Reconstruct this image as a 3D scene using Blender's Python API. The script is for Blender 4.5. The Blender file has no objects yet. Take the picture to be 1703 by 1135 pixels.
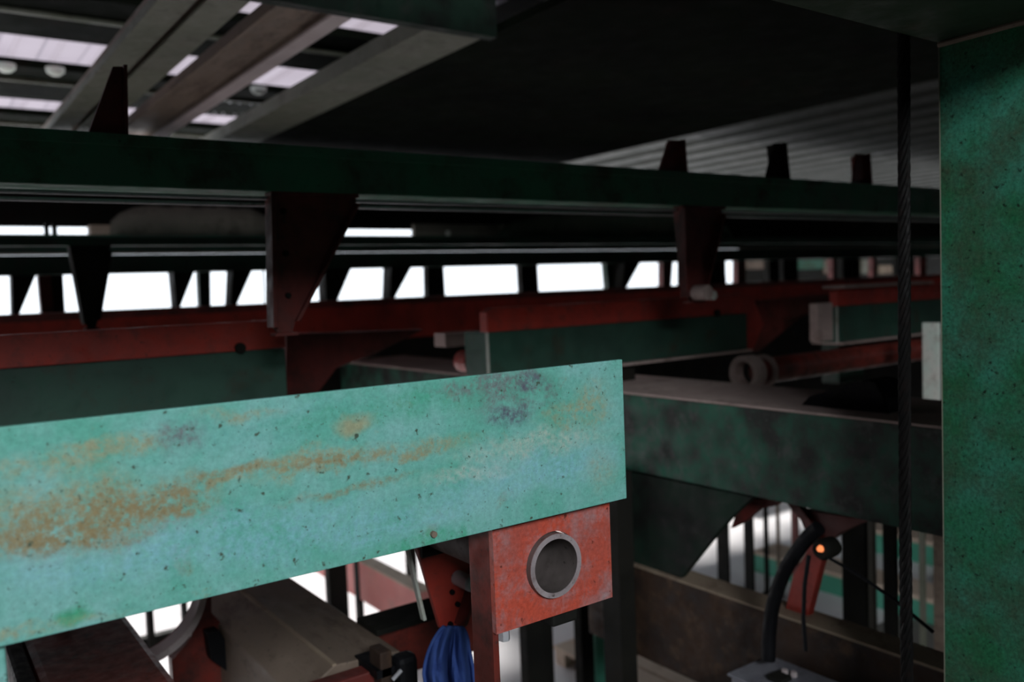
import bpy, math, random
from mathutils import Vector, Matrix
random.seed(7)
S = bpy.context.scene
COL = S.collection
H = 2.2                      # camera height above the yard ground, metres

# ------------------------------------------------------------------ camera
F, CX, CY = 1430.0, 851.5, 567.5      # focal length in pixels of the 1703x1135 frame
def _ray(px, py): return Vector(((px-CX)/F, -(py-CY)/F, -1.0))
AX = _ray(2850, 400).normalized()     # world X (the long beams) seen from the camera
AY = _ray(-175, 520); AY = (AY - AX*AX.dot(AY)).normalized()   # world Y (the cross beams)
AZ = AX.cross(AY)
M3 = Matrix((AX, AY, AZ))
cam_d = bpy.data.cameras.new('camera'); cam = bpy.data.objects.new('camera', cam_d); COL.objects.link(cam)
cam.matrix_world = Matrix.Translation((0, 0, H)) @ M3.to_4x4()
cam_d.sensor_width = 36.0; cam_d.lens = 36.0*F/1703.0
cam_d.clip_start = 0.02; cam_d.clip_end = 200
cam_d.dof.use_dof = True; cam_d.dof.focus_distance = 1.42; cam_d.dof.aperture_fstop = 2.8
S.camera = cam
S.view_settings.view_transform = 'Standard'; S.view_settings.look = 'None'
S.view_settings.gamma = 1.0; S.view_settings.use_curve_mapping = False
S.view_settings.exposure = 0.0

# ------------------------------------------------------------------ world, sun, added key light
w = bpy.data.worlds.new('sky'); S.world = w; w.use_nodes = True
bg = w.node_tree.nodes['Background']; bg.inputs[0].default_value = (0.86, 0.93, 1.0, 1); bg.inputs[1].default_value = 1.8
sd = bpy.data.lights.new('sun', 'SUN'); sd.energy = 6.5; sd.angle = math.radians(3); sd.color = (1, .97, .92)
sun = bpy.data.objects.new('sun', sd); COL.objects.link(sun)
sun.rotation_euler = Vector((-0.35, -1.0, -0.78)).to_track_quat('-Z', 'Y').to_euler()
ld = bpy.data.lights.new('added_key_light', 'AREA'); ld.shape = 'RECTANGLE'; ld.size = 2.0; ld.size_y = 0.95   # added light behind the camera, set in an unseen back-wall opening
ld.energy = 270; ld.color = (0.92, 0.97, 1.0)
lw = bpy.data.objects.new('added_key_light', ld); COL.objects.link(lw)
lw.location = (-1.2, -3.95, H+2.0)
lw.rotation_euler = (Vector((0.6, 1.118, H-0.3)) - lw.location).to_track_quat('-Z', 'Y').to_euler()

# ------------------------------------------------------------------ pixel ray on a plane (x, y or z = c, relative to camera)
def W(px, py, ax, c):
    d = M3 @ _ray(px, py); return d*(c/d[ax])
def poly(ax, c, pts):
    o = []
    for p in pts:
        v = W(p[0], p[1], ax, c); o.append(tuple(v[i] for i in range(3) if i != ax))
    return o

# ------------------------------------------------------------------ materials
MATS = {}
def paint(name, base, alt, *, blobs=(), org=(0,0,0), grain=0, stain=(.12,.07,.03), stain_amt=.3, dots=.3, rough=.5, scale=3.0, metal=0.0, bump=.15, dotcol=(.02,.02,.018), band=None, streak=(1,1,1), spec=.4):
    m = bpy.data.materials.new(name); m.use_nodes = True; MATS[name] = m
    nt = m.node_tree; N = nt.nodes; L = nt.links; b = N['Principled BSDF']
    b.inputs['Roughness'].default_value = rough; b.inputs['Metallic'].default_value = metal
    b.inputs['Specular IOR Level'].default_value = spec
    tc = N.new('ShaderNodeTexCoord'); mp = N.new('ShaderNodeMapping'); mp.inputs['Scale'].default_value = streak
    L.new(tc.outputs['Object'], mp.inputs[0])
    def noise(sc, det=4, ro=.6, src=None):
        n = N.new('ShaderNodeTexNoise'); n.inputs['Scale'].default_value = sc; n.inputs['Detail'].default_value = det
        n.inputs['Roughness'].default_value = ro; L.new((src or mp).outputs[0], n.inputs['Vector']); return n
    def ramp(n, a, c):
        r = N.new('ShaderNodeMapRange'); r.inputs[1].default_value = a; r.inputs[2].default_value = c; r.clamp = True
        L.new(n.outputs[0], r.inputs[0]); return r
    def mix(fac, c1, c2):
        x = N.new('ShaderNodeMix'); x.data_type = 'RGBA'
        L.new(fac, x.inputs[0])
        for i, c in ((6, c1), (7, c2)):
            if isinstance(c, tuple): x.inputs[i].default_value = (*c, 1)
            else: L.new(c, x.inputs[i])
        return x.outputs[2]
    def mul(a, k):
        x = N.new('ShaderNodeMath'); x.operation = 'MULTIPLY'; L.new(a, x.inputs[0])
        if isinstance(k, (int, float)): x.inputs[1].default_value = k
        else: L.new(k, x.inputs[1])
        return x.outputs[0]
    col = mix(ramp(noise(scale, 5), .38, .62).outputs[0], base, alt)
    st = ramp(noise(scale*1.7, 8, .72), .62-.25*stain_amt, .80-.15*stain_amt).outputs[0]
    if band:      # stain concentrated in a level band that wanders: (centre z, half width, tilt per metre)
        sp = N.new('ShaderNodeSeparateXYZ'); L.new(tc.outputs['Object'], sp.inputs[0])
        wob = noise(2.2, 3); 
        a = N.new('ShaderNodeMath'); a.operation = 'MULTIPLY_ADD'; L.new(wob.outputs[0], a.inputs[0]); a.inputs[1].default_value = .16; L.new(sp.outputs[2], a.inputs[2])
        t = N.new('ShaderNodeMath'); t.operation = 'MULTIPLY_ADD'; L.new(sp.outputs[0], t.inputs[0]); t.inputs[1].default_value = band[2]; L.new(a.outputs[0], t.inputs[2])
        s = N.new('ShaderNodeMath'); s.operation = 'SUBTRACT'; L.new(t.outputs[0], s.inputs[0]); s.inputs[1].default_value = band[0]+.08
        ab = N.new('ShaderNodeMath'); ab.operation = 'ABSOLUTE'; L.new(s.outputs[0], ab.inputs[0])
        r = N.new('ShaderNodeMapRange'); r.interpolation_type = 'SMOOTHSTEP'; r.inputs[1].default_value = 0.0; r.inputs[2].default_value = band[1]
        r.inputs[3].default_value = 1; r.inputs[4].default_value = 0.0; L.new(ab.outputs[0], r.inputs[0])
        fine = ramp(noise(16, 8, .75), .36, .62).outputs[0]
        st = mul(r.outputs[0], fine)
        st = mul(st, .85)
    col = mix(st, col, stain)
    if blobs:     # worn and rusty patches with a place of their own: (x, z, rx, rz, strength, colour)
        wn = noise(14, 4, .6); wv = N.new('ShaderNodeVectorMath'); wv.operation = 'MULTIPLY_ADD'
        L.new(wn.outputs[1], wv.inputs[0]); wv.inputs[1].default_value = (.06,0,.06); L.new(tc.outputs['Object'], wv.inputs[2])
        fine = mul(ramp(noise(22, 6, .7), .34, .52).outputs[0], ramp(noise(95, 4, .7), .33, .60).outputs[0])
        for (bx, bz, rx, rz, stg, bc) in blobs:
            q = N.new('ShaderNodeMapping'); q.inputs['Scale'].default_value = (1/rx, 0, 1/rz)
            q.inputs['Location'].default_value = (-(bx-org[0]+.03)/rx, 0, -(bz-org[2]+.03)/rz); L.new(wv.outputs[0], q.inputs[0])
            le = N.new('ShaderNodeVectorMath'); le.operation = 'LENGTH'; L.new(q.outputs[0], le.inputs[0])
            g = N.new('ShaderNodeMapRange'); g.interpolation_type = 'SMOOTHSTEP'; g.inputs[1].default_value = .25; g.inputs[2].default_value = 1.1
            g.inputs[3].default_value = stg; g.inputs[4].default_value = 0; L.new(le.outputs['Value'], g.inputs[0])
            col = mix(mul(g.outputs[0], fine) if stg <= .95 else g.outputs[0], col, bc)
    if dots:
        d = ramp(noise(70, 3, .6, tc_obj(N, L, tc)), .66-.06*dots, .72-.02*dots).outputs[0]
        col = mix(mul(d, min(1, dots*2)), col, dotcol)
        d2 = ramp(noise(190, 2, .6, tc_obj(N, L, tc)), .64, .74).outputs[0]
        col = mix(mul(d2, dots), col, dotcol)
    if grain:     # fine mottling of the worn paint
        gn = ramp(noise(130, 3, .7, tc_obj(N, L, tc)), .3, .7); gn.inputs[3].default_value = 1-grain; gn.inputs[4].default_value = 1+grain*.6
        hs = N.new('ShaderNodeHueSaturation'); L.new(gn.outputs[0], hs.inputs['Value']); L.new(col, hs.inputs['Color']); col = hs.outputs[0]
    L.new(col, b.inputs['Base Color'])
    rr = ramp(noise(scale*4, 4), .3, .7); rr.inputs[3].default_value = max(.05, rough-.15); rr.inputs[4].default_value = min(1, rough+.2)
    L.new(rr.outputs[0], b.inputs['Roughness'])
    if bump:
        bp = N.new('ShaderNodeBump'); bp.inputs['Strength'].default_value = bump; bp.inputs['Distance'].default_value = .004
        L.new(noise(45, 5).outputs[0], bp.inputs['Height']); L.new(bp.outputs[0], b.inputs['Normal'])
    return m
def tc_obj(N, L, tc):
    v = N.new('ShaderNodeMapping'); L.new(tc.outputs['Object'], v.inputs[0]); return v

def tb(px, py, rpx, rpz, stg, c):
    v = W(px, py, 1, 1.118); k = v.dot(Vector(M3 @ Vector((0,0,-1))))/F      # metres per pixel there
    return (v.x, v.z, rpx*k/.62, rpz*k, stg, c)
OC, OC2, GRY, PGR, GRN, LBL, PAL = (.28,.22,.11), (.33,.35,.22), (.10,.11,.16), (.17,.15,.17), (.05,.36,.20), (.24,.52,.60), (.46,.55,.48)
TEAL   = paint('teal_paint', (.12,.43,.34), (.22,.50,.47), stain=(.26,.22,.12), stain_amt=.1, dots=.6, rough=.45, scale=7, dotcol=(.07,.11,.08), org=(.5,1.118,-.3826), grain=.18,
    blobs=[tb(*b) for b in ((300,900,260,60,.8,LBL),(600,880,220,50,.7,LBL),(900,780,140,45,.8,LBL),(500,700,160,40,.5,LBL),(600,690,200,30,.6,GRN),(720,905,90,40,.8,GRN),(125,1022,28,22,.97,GRN),
      (90,850,170,75,.9,OC2),(150,870,150,70,.93,OC),(215,850,60,35,.8,OC),(60,770,110,28,.7,OC2),(150,752,80,24,.9,OC2),(50,910,120,34,.85,OC),(245,735,26,20,.95,OC2),
      (310,812,42,34,.95,OC),(300,848,40,22,.9,OC),(360,800,80,20,.9,OC),(430,790,80,24,.9,OC2),(430,780,60,14,.9,OC),(530,765,80,26,.9,OC2),(550,770,70,14,.9,OC),(675,755,70,16,.95,OC),(590,705,30,20,.97,OC2),(580,810,90,12,.7,OC),(700,745,90,22,.7,OC2),
      (400,690,60,18,.8,OC2),(60,1045,100,16,.8,OC2),(90,890,60,30,.7,OC),(210,900,40,12,.7,OC),
      (300,730,30,24,.8,PGR),(860,655,70,55,.9,PGR),(850,690,34,26,.95,GRY),(880,640,30,20,.8,GRY),(800,640,90,18,.7,PGR),(960,690,60,30,.95,OC2),(985,660,30,40,.7,OC2),(890,740,120,26,.8,PAL),(780,790,80,18,.7,PAL),(1000,780,24,50,.5,OC2))])
GREEN  = paint('shaded_green_paint', (.026,.060,.045), (.03,.085,.06), stain=(.05,.04,.025), stain_amt=.35, dots=.4, rough=.5, scale=4)  # the beams' green darkened, their shade put into the colour
COLG   = paint('column_green_paint', (.018,.125,.055), (.035,.19,.13), stain=(.04,.07,.04), stain_amt=.8, dots=.9, rough=.5, scale=4.5, dotcol=(.008,.022,.012), grain=.4, spec=.25)
UGREEN = paint('upper_shaded_green_paint', (.08,.17,.12), (.06,.25,.15), stain=(.06,.05,.03), stain_amt=.5, dots=.3, rough=.55, scale=3, spec=.2)  # own copy of the shaded green, set for the upper beam
OLGRN  = paint('olive_green_paint', (.020,.040,.022), (.03,.05,.028), stain=(.05,.025,.015), stain_amt=.3, dots=.2, rough=.6, scale=4, spec=.2)
MRED   = paint('oily_red_paint', (.20,.028,.020), (.11,.022,.016), stain=(.03,.014,.012), stain_amt=.6, dots=.3, rough=.45, scale=8)
RIMM   = paint('bare_pipe_edge', (.26,.22,.23), (.34,.29,.30), stain=(.15,.10,.09), stain_amt=.4, dots=.4, rough=.5, scale=20)
GUSS   = paint('near_black_green_paint', (.010,.011,.010), (.012,.030,.020), stain=(.03,.035,.03), stain_amt=.3, dots=.3, rough=.6, scale=5, spec=.2)  # near-black green for the header and the gusset
PINK   = paint('sunlit_pink_paint', (.72,.22,.20), (.80,.32,.29), stain=(.5,.3,.25), stain_amt=.3, dots=.2, rough=.6, scale=4)  # red paint lightened, the sun's overexposure put into the colour
WHITEP = paint('whitish_green_paint', (.68,.78,.70), (.78,.76,.70), stain=(.45,.40,.35), stain_amt=.4, dots=.2, rough=.6, scale=9)
DGREEN = paint('shaded_grimy_green_paint', (.012,.028,.02), (.012,.055,.035), stain=(.02,.017,.013), stain_amt=.5, dots=.3, rough=.6, scale=3)  # darker copy of the green with grime, shade put into the colour
DARK   = paint('sooty_steel', (.009,.009,.008), (.016,.015,.012), stain=(.02,.012,.009), stain_amt=.3, dots=.2, rough=.75, scale=3, spec=.15)
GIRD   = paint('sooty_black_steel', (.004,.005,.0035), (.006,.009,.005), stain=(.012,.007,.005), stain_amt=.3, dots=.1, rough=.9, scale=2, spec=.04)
RED    = paint('red_oxide_paint', (.42,.045,.03), (.30,.035,.025), stain=(.09,.035,.03), stain_amt=.4, dots=.35, rough=.42, scale=6, dotcol=(.08,.02,.015))
BRRED  = paint('bright_red_paint', (.55,.085,.05), (.40,.095,.075), stain=(.36,.24,.25), stain_amt=.6, dots=.45, rough=.33, scale=9, dotcol=(.14,.03,.02), spec=.6, grain=.25)
DRED   = paint('grimy_dark_red_paint', (.17,.028,.024), (.09,.022,.018), stain=(.025,.018,.014), stain_amt=.5, dots=.3, rough=.5, scale=5)
BROWN  = paint('rusty_brown_steel', (.17,.125,.095), (.24,.18,.14), stain=(.045,.022,.015), stain_amt=.5, dots=.3, rough=.65, scale=5, streak=(1,.35,1))
RUSTY  = paint('dark_flaking_rust', (.022,.013,.010), (.045,.022,.012), stain=(.10,.055,.03), stain_amt=.45, dots=.3, rough=.7, scale=7)
TAN    = paint('dusty_tan_steel', (.26,.19,.14), (.32,.25,.18), stain=(.12,.07,.05), stain_amt=.4, dots=.2, rough=.8, scale=5)
DUST   = paint('dusty_lit_steel_top', (.40,.30,.28), (.48,.37,.34), stain=(.22,.15,.13), stain_amt=.4, dots=.2, rough=.8, scale=5)  # dust, and raised in colour so the tops look lit
GALV   = paint('galvanised_steel', (.42,.42,.45), (.52,.52,.55), stain=(.25,.24,.25), stain_amt=.3, dots=.2, rough=.4, scale=8, metal=.3)
PIPE   = paint('shaded_pipe_steel', (.10,.085,.08), (.14,.115,.11), stain=(.06,.045,.04), stain_amt=.3, dots=.3, rough=.5, scale=12, metal=.2)  # pipe steel darkened to paint in the shade of its hollow
PALE   = paint('pale_worn_paint', (.42,.46,.40), (.52,.50,.46), stain=(.25,.20,.15), stain_amt=.4, dots=.2, rough=.6, scale=8)
OLIVE  = paint('olive_grey_paint', (.15,.16,.115), (.19,.19,.15), stain=(.08,.07,.05), stain_amt=.4, dots=.2, rough=.6, scale=4)
LILAC  = paint('greyish_white_paint', (.50,.42,.42), (.58,.50,.50), stain=(.30,.24,.22), stain_amt=.2, dots=.1, rough=.6, scale=4)
BLACK  = paint('black_rubber', (.004,.004,.005), (.007,.007,.009), stain=(.012,.010,.009), stain_amt=.2, dots=0, rough=.6, scale=9, spec=.15)
ROPE   = paint('greased_wire', (.002,.002,.002), (.004,.003,.003), stain=(.008,.004,.003), stain_amt=.3, dots=0, rough=.7, spec=.15, scale=20)
BLUE   = paint('blue_cotton', (.035,.07,.25), (.06,.11,.33), stain=(.02,.03,.14), stain_amt=.2, dots=0, rough=.9, scale=9, bump=.3, spec=.1)
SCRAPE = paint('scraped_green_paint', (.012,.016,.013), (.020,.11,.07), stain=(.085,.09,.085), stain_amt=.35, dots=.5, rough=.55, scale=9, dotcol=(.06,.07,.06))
GREYD  = paint('grey_canvas', (.20,.19,.16), (.27,.25,.21), stain=(.06,.05,.04), stain_amt=.3, dots=.2, rough=.85, scale=4)
TARP   = paint('green_grey_canvas', (.14,.22,.17), (.21,.25,.20), stain=(.05,.05,.04), stain_amt=.3, dots=.2, rough=.85, scale=4)
FLOORD = paint('bounce_tone_floor', (.14,.13,.12), (.18,.17,.16), stain=(.07,.065,.06), stain_amt=.4, dots=.1, rough=.8, scale=1.5)  # unseen floor, its tone set for the light it bounces up
CONC   = paint('pale_concrete', (.72,.70,.73), (.80,.78,.80), stain=(.60,.56,.58), stain_amt=.3, dots=.1, rough=.9, scale=1.5)
PLANK  = paint('pale_timber', (.55,.42,.33), (.62,.50,.40), stain=(.35,.25,.18), stain_amt=.3, dots=.1, rough=.8, scale=4)
ROOFM  = paint('roof_steel', (.045,.050,.045), (.062,.066,.060), stain=(.04,.04,.035), stain_amt=.3, dots=.1, rough=.7, scale=2, spec=.15)
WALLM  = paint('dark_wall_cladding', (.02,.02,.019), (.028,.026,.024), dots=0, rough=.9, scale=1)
YGREEN = paint('yard_green_paint', (.06,.30,.20), (.09,.36,.26), stain=(.2,.15,.1), stain_amt=.2, dots=.2, rough=.5, scale=4)
ORANGE = paint('faded_orange_paint', (.70,.26,.10), (.75,.33,.15), stain=(.4,.2,.1), stain_amt=.2, dots=.1, rough=.5, scale=4)
def sheet_mat():
    m = bpy.data.materials.new('translucent_roof_sheet'); m.use_nodes = True
    nt = m.node_tree; N = nt.nodes; L = nt.links; N.remove(N['Principled BSDF'])
    t = N.new('ShaderNodeBsdfTranslucent'); d = N.new('ShaderNodeBsdfDiffuse'); x = N.new('ShaderNodeMixShader')
    n = N.new('ShaderNodeTexNoise'); n.inputs['Scale'].default_value = 5; r = N.new('ShaderNodeMix'); r.data_type = 'RGBA'
    r.inputs[6].default_value = (.25,.215,.25,1); r.inputs[7].default_value = (.36,.32,.36,1); L.new(n.outputs[0], r.inputs[0]); L.new(r.outputs[2], t.inputs[0])
    d.inputs[0].default_value = (.3,.28,.3,1); x.inputs[0].default_value = .3
    L.new(t.outputs[0], x.inputs[1]); L.new(d.outputs[0], x.inputs[2]); L.new(x.outputs[0], N['Material Output'].inputs[0]); return m
SHEET = sheet_mat()
def wallglow():
    m = bpy.data.materials.new('amber_glow_disc'); m.use_nodes = True
    b = m.node_tree.nodes['Principled BSDF']; b.inputs['Base Color'].default_value = (.9,.25,.06,1)
    b.inputs['Emission Color'].default_value = (1,.28,.10,1); b.inputs['Emission Strength'].default_value = 1.0
    n = m.node_tree.nodes.new('ShaderNodeTexNoise'); n.inputs['Scale'].default_value = 60
    m.node_tree.links.new(n.outputs[0], b.inputs['Roughness']); return m
AMBER = wallglow()

# ------------------------------------------------------------------ mesh helpers (all coordinates relative to the camera)
class MB:
    def __init__(s): s.v = []; s.f = []
    def add(s, v, f):
        o = len(s.v); s.v += [tuple(p) for p in v]; s.f += [tuple(i+o for i in q) for q in f]; return s
    def box(s, x0, x1, y0, y1, z0, z1):
        return s.add([(x0,y0,z0),(x1,y0,z0),(x1,y1,z0),(x0,y1,z0),(x0,y0,z1),(x1,y0,z1),(x1,y1,z1),(x0,y1,z1)],
                     [(0,3,2,1),(4,5,6,7),(0,1,5,4),(1,2,6,5),(2,3,7,6),(3,0,4,7)])
    def prism(s, ax, pts, c0, c1):
        n = len(pts); v = []
        for c in (c0, c1):
            for p in pts:
                q = list(p); q.insert(ax, c); v.append(q)
        f = [tuple(range(n-1, -1, -1)), tuple(range(n, 2*n))] + [(i, (i+1) % n, n+(i+1) % n, n+i) for i in range(n)]
        return s.add(v, f)
    def tube(s, pts, r, seg=12, cap=True):
        pts = [Vector(p) for p in pts]; n = len(pts); rings = []; up = None
        for i, p in enumerate(pts):
            t = (pts[min(i+1, n-1)] - pts[max(i-1, 0)]).normalized()
            if up is None: up = t.orthogonal().normalized()
            a = (up - t*up.dot(t)).normalized(); up = a; b = t.cross(a)
            rr = r[i] if isinstance(r, (list, tuple)) else r
            rings.append([p + (a*math.cos(2*math.pi*k/seg) + b*math.sin(2*math.pi*k/seg))*rr for k in range(seg)])
        v = [q for R in rings for q in R]; f = []
        for i in range(n-1):
            for k in range(seg): f.append((i*seg+k, i*seg+(k+1) % seg, (i+1)*seg+(k+1) % seg, (i+1)*seg+k))
        if cap: f += [tuple(range(seg-1, -1, -1)), tuple(range((n-1)*seg, n*seg))]
        return s.add(v, f)
    def pipe(s, ax, c, c0, c1, ro, ri, seg=48):   # hollow pipe along an axis
        v = []; i0, i1 = [i for i in range(3) if i != ax]
        for cc in (c0, c1):
            for r in (ro, ri):
                for k in range(seg):
                    q = [0, 0, 0]; q[ax] = cc; q[i0] = c[0]+r*math.cos(2*math.pi*k/seg); q[i1] = c[1]+r*math.sin(2*math.pi*k/seg); v.append(q)
        f = []
        for k in range(seg):
            j = (k+1) % seg
            f += [(k, j, seg+j, seg+k), (2*seg+k, 3*seg+k, 3*seg+j, 2*seg+j), (k, 2*seg+k, 2*seg+j, j), (seg+k, seg+j, 3*seg+j, 3*seg+k)]
        return s.add(v, f)
    def build(s, name, mat, parent=None, bevel=0.0, smooth=False, origin=None):
        me = bpy.data.meshes.new(name)
        if parent is not None: o = Vector(parent.location) - Vector((0, 0, H))
        elif origin is not None: o = Vector(origin)
        else:
            xs, ys, zs = zip(*s.v); o = Vector(((min(xs)+max(xs))/2, (min(ys)+max(ys))/2, min(zs)))
        me.from_pydata([tuple(Vector(p)-o) for p in s.v], [], s.f); me.update()
        import bmesh
        bm = bmesh.new(); bm.from_mesh(me); bmesh.ops.recalc_face_normals(bm, faces=bm.faces); bm.to_mesh(me); bm.free()
        if smooth:
            for p in me.polygons: p.use_smooth = True
            try: me.set_sharp_from_angle(angle=math.radians(40))
            except Exception: pass
        me.materials.append(mat)
        ob = bpy.data.objects.new(name, me); COL.objects.link(ob)
        if parent is not None: ob.parent = parent
        else: ob.location = o + Vector((0, 0, H))
        if bevel:
            md = ob.modifiers.new('bevel', 'BEVEL'); md.width = bevel; md.segments = 2; md.limit_method = 'ANGLE'
        return ob
def B(*a): return MB().box(*a)
def PB(y, p0, p1, dy=.05):       # box whose front face is at depth y and spans two corner pixels
    a = W(p0[0], p0[1], 1, y); b = W(p1[0], p1[1], 1, y)
    return (min(a.x,b.x), max(a.x,b.x), y, y+dy, min(a.z,b.z), max(a.z,b.z))
def thing(name, label, cat, at, group=None):
    o = bpy.data.objects.new(name, None); COL.objects.link(o); o.location = (at[0], at[1], at[2]+H); o.empty_display_size = .05
    return tag(o, label, cat, group)
def tag(o, label, cat, group=None):
    o['label'] = label; o['category'] = cat
    if group: o['group'] = group
    return o
def struct(o): o['kind'] = 'structure'; return o

# ------------------------------------------------------------------ the setting
GZ = -H
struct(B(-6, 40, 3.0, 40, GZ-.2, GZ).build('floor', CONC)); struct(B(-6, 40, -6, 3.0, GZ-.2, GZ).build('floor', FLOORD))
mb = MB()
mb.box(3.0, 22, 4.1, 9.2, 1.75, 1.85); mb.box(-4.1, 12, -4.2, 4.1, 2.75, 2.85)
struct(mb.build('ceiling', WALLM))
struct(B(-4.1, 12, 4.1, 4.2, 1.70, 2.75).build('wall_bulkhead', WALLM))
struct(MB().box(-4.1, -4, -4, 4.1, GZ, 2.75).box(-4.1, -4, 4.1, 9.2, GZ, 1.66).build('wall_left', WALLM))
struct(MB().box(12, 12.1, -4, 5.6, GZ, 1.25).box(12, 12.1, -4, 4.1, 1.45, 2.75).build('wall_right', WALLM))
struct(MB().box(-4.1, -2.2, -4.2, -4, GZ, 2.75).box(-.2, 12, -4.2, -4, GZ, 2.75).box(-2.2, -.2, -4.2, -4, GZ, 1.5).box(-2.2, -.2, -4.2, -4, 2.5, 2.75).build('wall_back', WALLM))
wf = struct(MB().box(-2.25, -.15, -4.0, -3.97, 1.45, 1.5).box(-2.25, -.15, -4.0, -3.97, 2.5, 2.55).box(-2.25, -2.2, -4.0, -3.97, 1.5, 2.5).box(-.2, -.15, -4.0, -3.97, 1.5, 2.5).build('added_window', GALV))  # unseen frame added around the opening of the key light
# translucent corrugated skylight sheets on the left
def corr(x0, x1, y0, y1, z, pitch, h, t=.004, top=.35):
    pts = []; x = x0; n = int((x1-x0)/pitch)
    for i in range(n):
        b = x0+i*pitch
        pts += [(b, z), (b+pitch*(1-top)*.8, z), (b+pitch*(1-top), z+h), (b+pitch*.9, z+h)]
    pts.append((x0+n*pitch, z))
    v = []; f = []
    for y in (y0, y1):
        for p in pts: v.append((p[0], y, p[1]))
    m = len(pts)
    for i in range(m-1): f.append((i, i+1, m+i+1, m+i))
    return MB().add(v, f)
sk = corr(-4.0, 3.0, 4.1, 9.2, 1.66, .25, .03).build('skylight_sheet', SHEET)
tag(sk, 'pale translucent corrugated roof sheeting glowing at top left', 'roof sheet')
for i, (y0, y1, lb) in enumerate(((5.0, 5.85, 'wide dark roof purlin at top left nearest the camera'), (6.60, 7.62, 'wide dark roof purlin dotted with pale light specks, second from the camera'), (8.25, 9.2, 'wide dark roof purlin farthest away at the left eave'))):
    t = thing('roof_purlin', lb, 'purlin', (1.5, y0, 1.6), 'dark purlins under the skylight')
    B(-3.99, 2.99, y0, y1, 1.60, 1.655).build('flange', GIRD, t)
    B(-3.99, 2.99, y0+.32, y0+.345, 1.575, 1.60).build('edge_angle', OLIVE, t)
    if i == 1:
        for px, py in ((10,112),(92,118),(430,150),(490,155)):  # white caps standing in for bright gaps at the sheet ends
            c = W(px, py, 2, 1.58)
            MB().tube([(c.x,c.y,1.60),(c.x,c.y,1.57),(c.x,c.y,1.55)], [.06,.055,.03], 16).build('light_gap_cap', WHITEP, t, smooth=True)
        for j in range(14):  # pale studs standing in for pinholes of daylight
            for k in range(2):
                MB().tube([(2.0+j*.075+(j//3)*.02, y0+.33+k*.42+.1, 1.60), (2.0+j*.075+(j//3)*.02, y0+.33+k*.42+.1, 1.585)], .010, 8).build('bolt', GALV, t)
# corrugated steel deck on the right
dk = corr(4.5, 22, 0, 9.2, 1.30, .46, .10).build('corrugated_deck', ROOFM)
md = dk.modifiers.new('solid', 'SOLIDIFY'); md.thickness = .004
tag(dk, 'grey corrugated steel decking overhead at the right, ribs running away', 'roof deck')

# ------------------------------------------------------------------ overhead girder, struts and the green cross member
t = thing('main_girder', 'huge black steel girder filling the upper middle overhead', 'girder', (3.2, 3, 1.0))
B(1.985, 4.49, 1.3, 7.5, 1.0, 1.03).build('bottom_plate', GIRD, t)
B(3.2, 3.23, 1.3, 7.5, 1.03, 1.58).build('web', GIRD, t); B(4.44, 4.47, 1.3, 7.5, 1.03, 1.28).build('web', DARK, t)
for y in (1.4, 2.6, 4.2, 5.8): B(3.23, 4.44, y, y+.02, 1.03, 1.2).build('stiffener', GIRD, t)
t = thing('roof_strut', 'olive grey double channel strut, leftmost under the skylight', 'strut', (.93, 4, 1.0))
B(.78, .835, 2.84, 9.0, 1.0, 1.012).build('flange', OLIVE, t); B(.835, .895, 2.84, 9.0, 1.006, 1.018).build('flange', OLIVE, t)
B(.923, 1.05, 2.84, 9.0, 1.004, 1.016).build('flange', OLIVE, t); B(.80, 1.03, 2.84, 9.0, 1.06, 1.08).build('web', BROWN, t)
B(.80, .81, 2.84, 9.0, 1.012, 1.06).build('lip', OLIVE, t); B(1.02, 1.03, 2.84, 9.0, 1.016, 1.06).build('lip', OLIVE, t)
t = thing('roof_strut', 'dark brown strut with a pinkish white flange, middle of three', 'strut', (1.25, 4, 1.0))
B(1.14, 1.345, 2.84, 9.0, 1.035, 1.05).build('web', BROWN, t); B(1.345, 1.42, 2.84, 9.0, 1.0, 1.012).build('flange', LILAC, t)
B(1.135, 1.155, 2.84, 9.0, 1.0, 1.035).build('lip', BROWN, t); B(1.35, 1.362, 2.84, 9.0, 1.012, 1.04).build('lip', BROWN, t)
t = thing('roof_strut', 'grey green strut, rightmost, tight against the black girder', 'strut', (1.85, 4, 1.0))
B(1.72, 1.98, 2.84, 9.0, 1.0, 1.015).build('flange', OLIVE, t); B(1.72, 1.735, 2.84, 9.0, 1.015, 1.07).build('lip', OLIVE, t)
t = thing('green_header', 'dark green header cut off square at top middle', 'beam', (1.2, 2.8, .96))
B(-.5, 1.975, 2.78, 2.83, .975, 1.35).build('web', GUSS, t); B(-.5, 1.975, 2.83, 2.90, 1.235, 1.25).build('flange', GREEN, t)

# ------------------------------------------------------------------ upper long beam
t = thing('upper_beam', 'long dark green steel beam crossing the whole view near the top', 'beam', (2.5, 2.2, .277))
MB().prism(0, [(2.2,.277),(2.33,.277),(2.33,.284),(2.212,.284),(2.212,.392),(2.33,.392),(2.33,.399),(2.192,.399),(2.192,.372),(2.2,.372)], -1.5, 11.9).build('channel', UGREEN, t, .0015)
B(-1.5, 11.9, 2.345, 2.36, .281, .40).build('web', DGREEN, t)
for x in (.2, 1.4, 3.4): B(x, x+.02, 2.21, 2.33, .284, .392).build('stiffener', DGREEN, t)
for yy, zz, lb in ((2.235,.262,'thin pale rod directly under the upper green beam, nearer of two'), (2.31,.253,'thin pale rod under the upper green beam, farther of two')):
    tag(MB().tube([(-1.4, yy, zz), (11.5, yy, zz)], .0055, 8).build('pale_line_rod', GALV, smooth=True), lb, 'pale_line_rod', 'pale rods under the upper beam')  # rods added for the two thin pale lines under the beam
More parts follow.
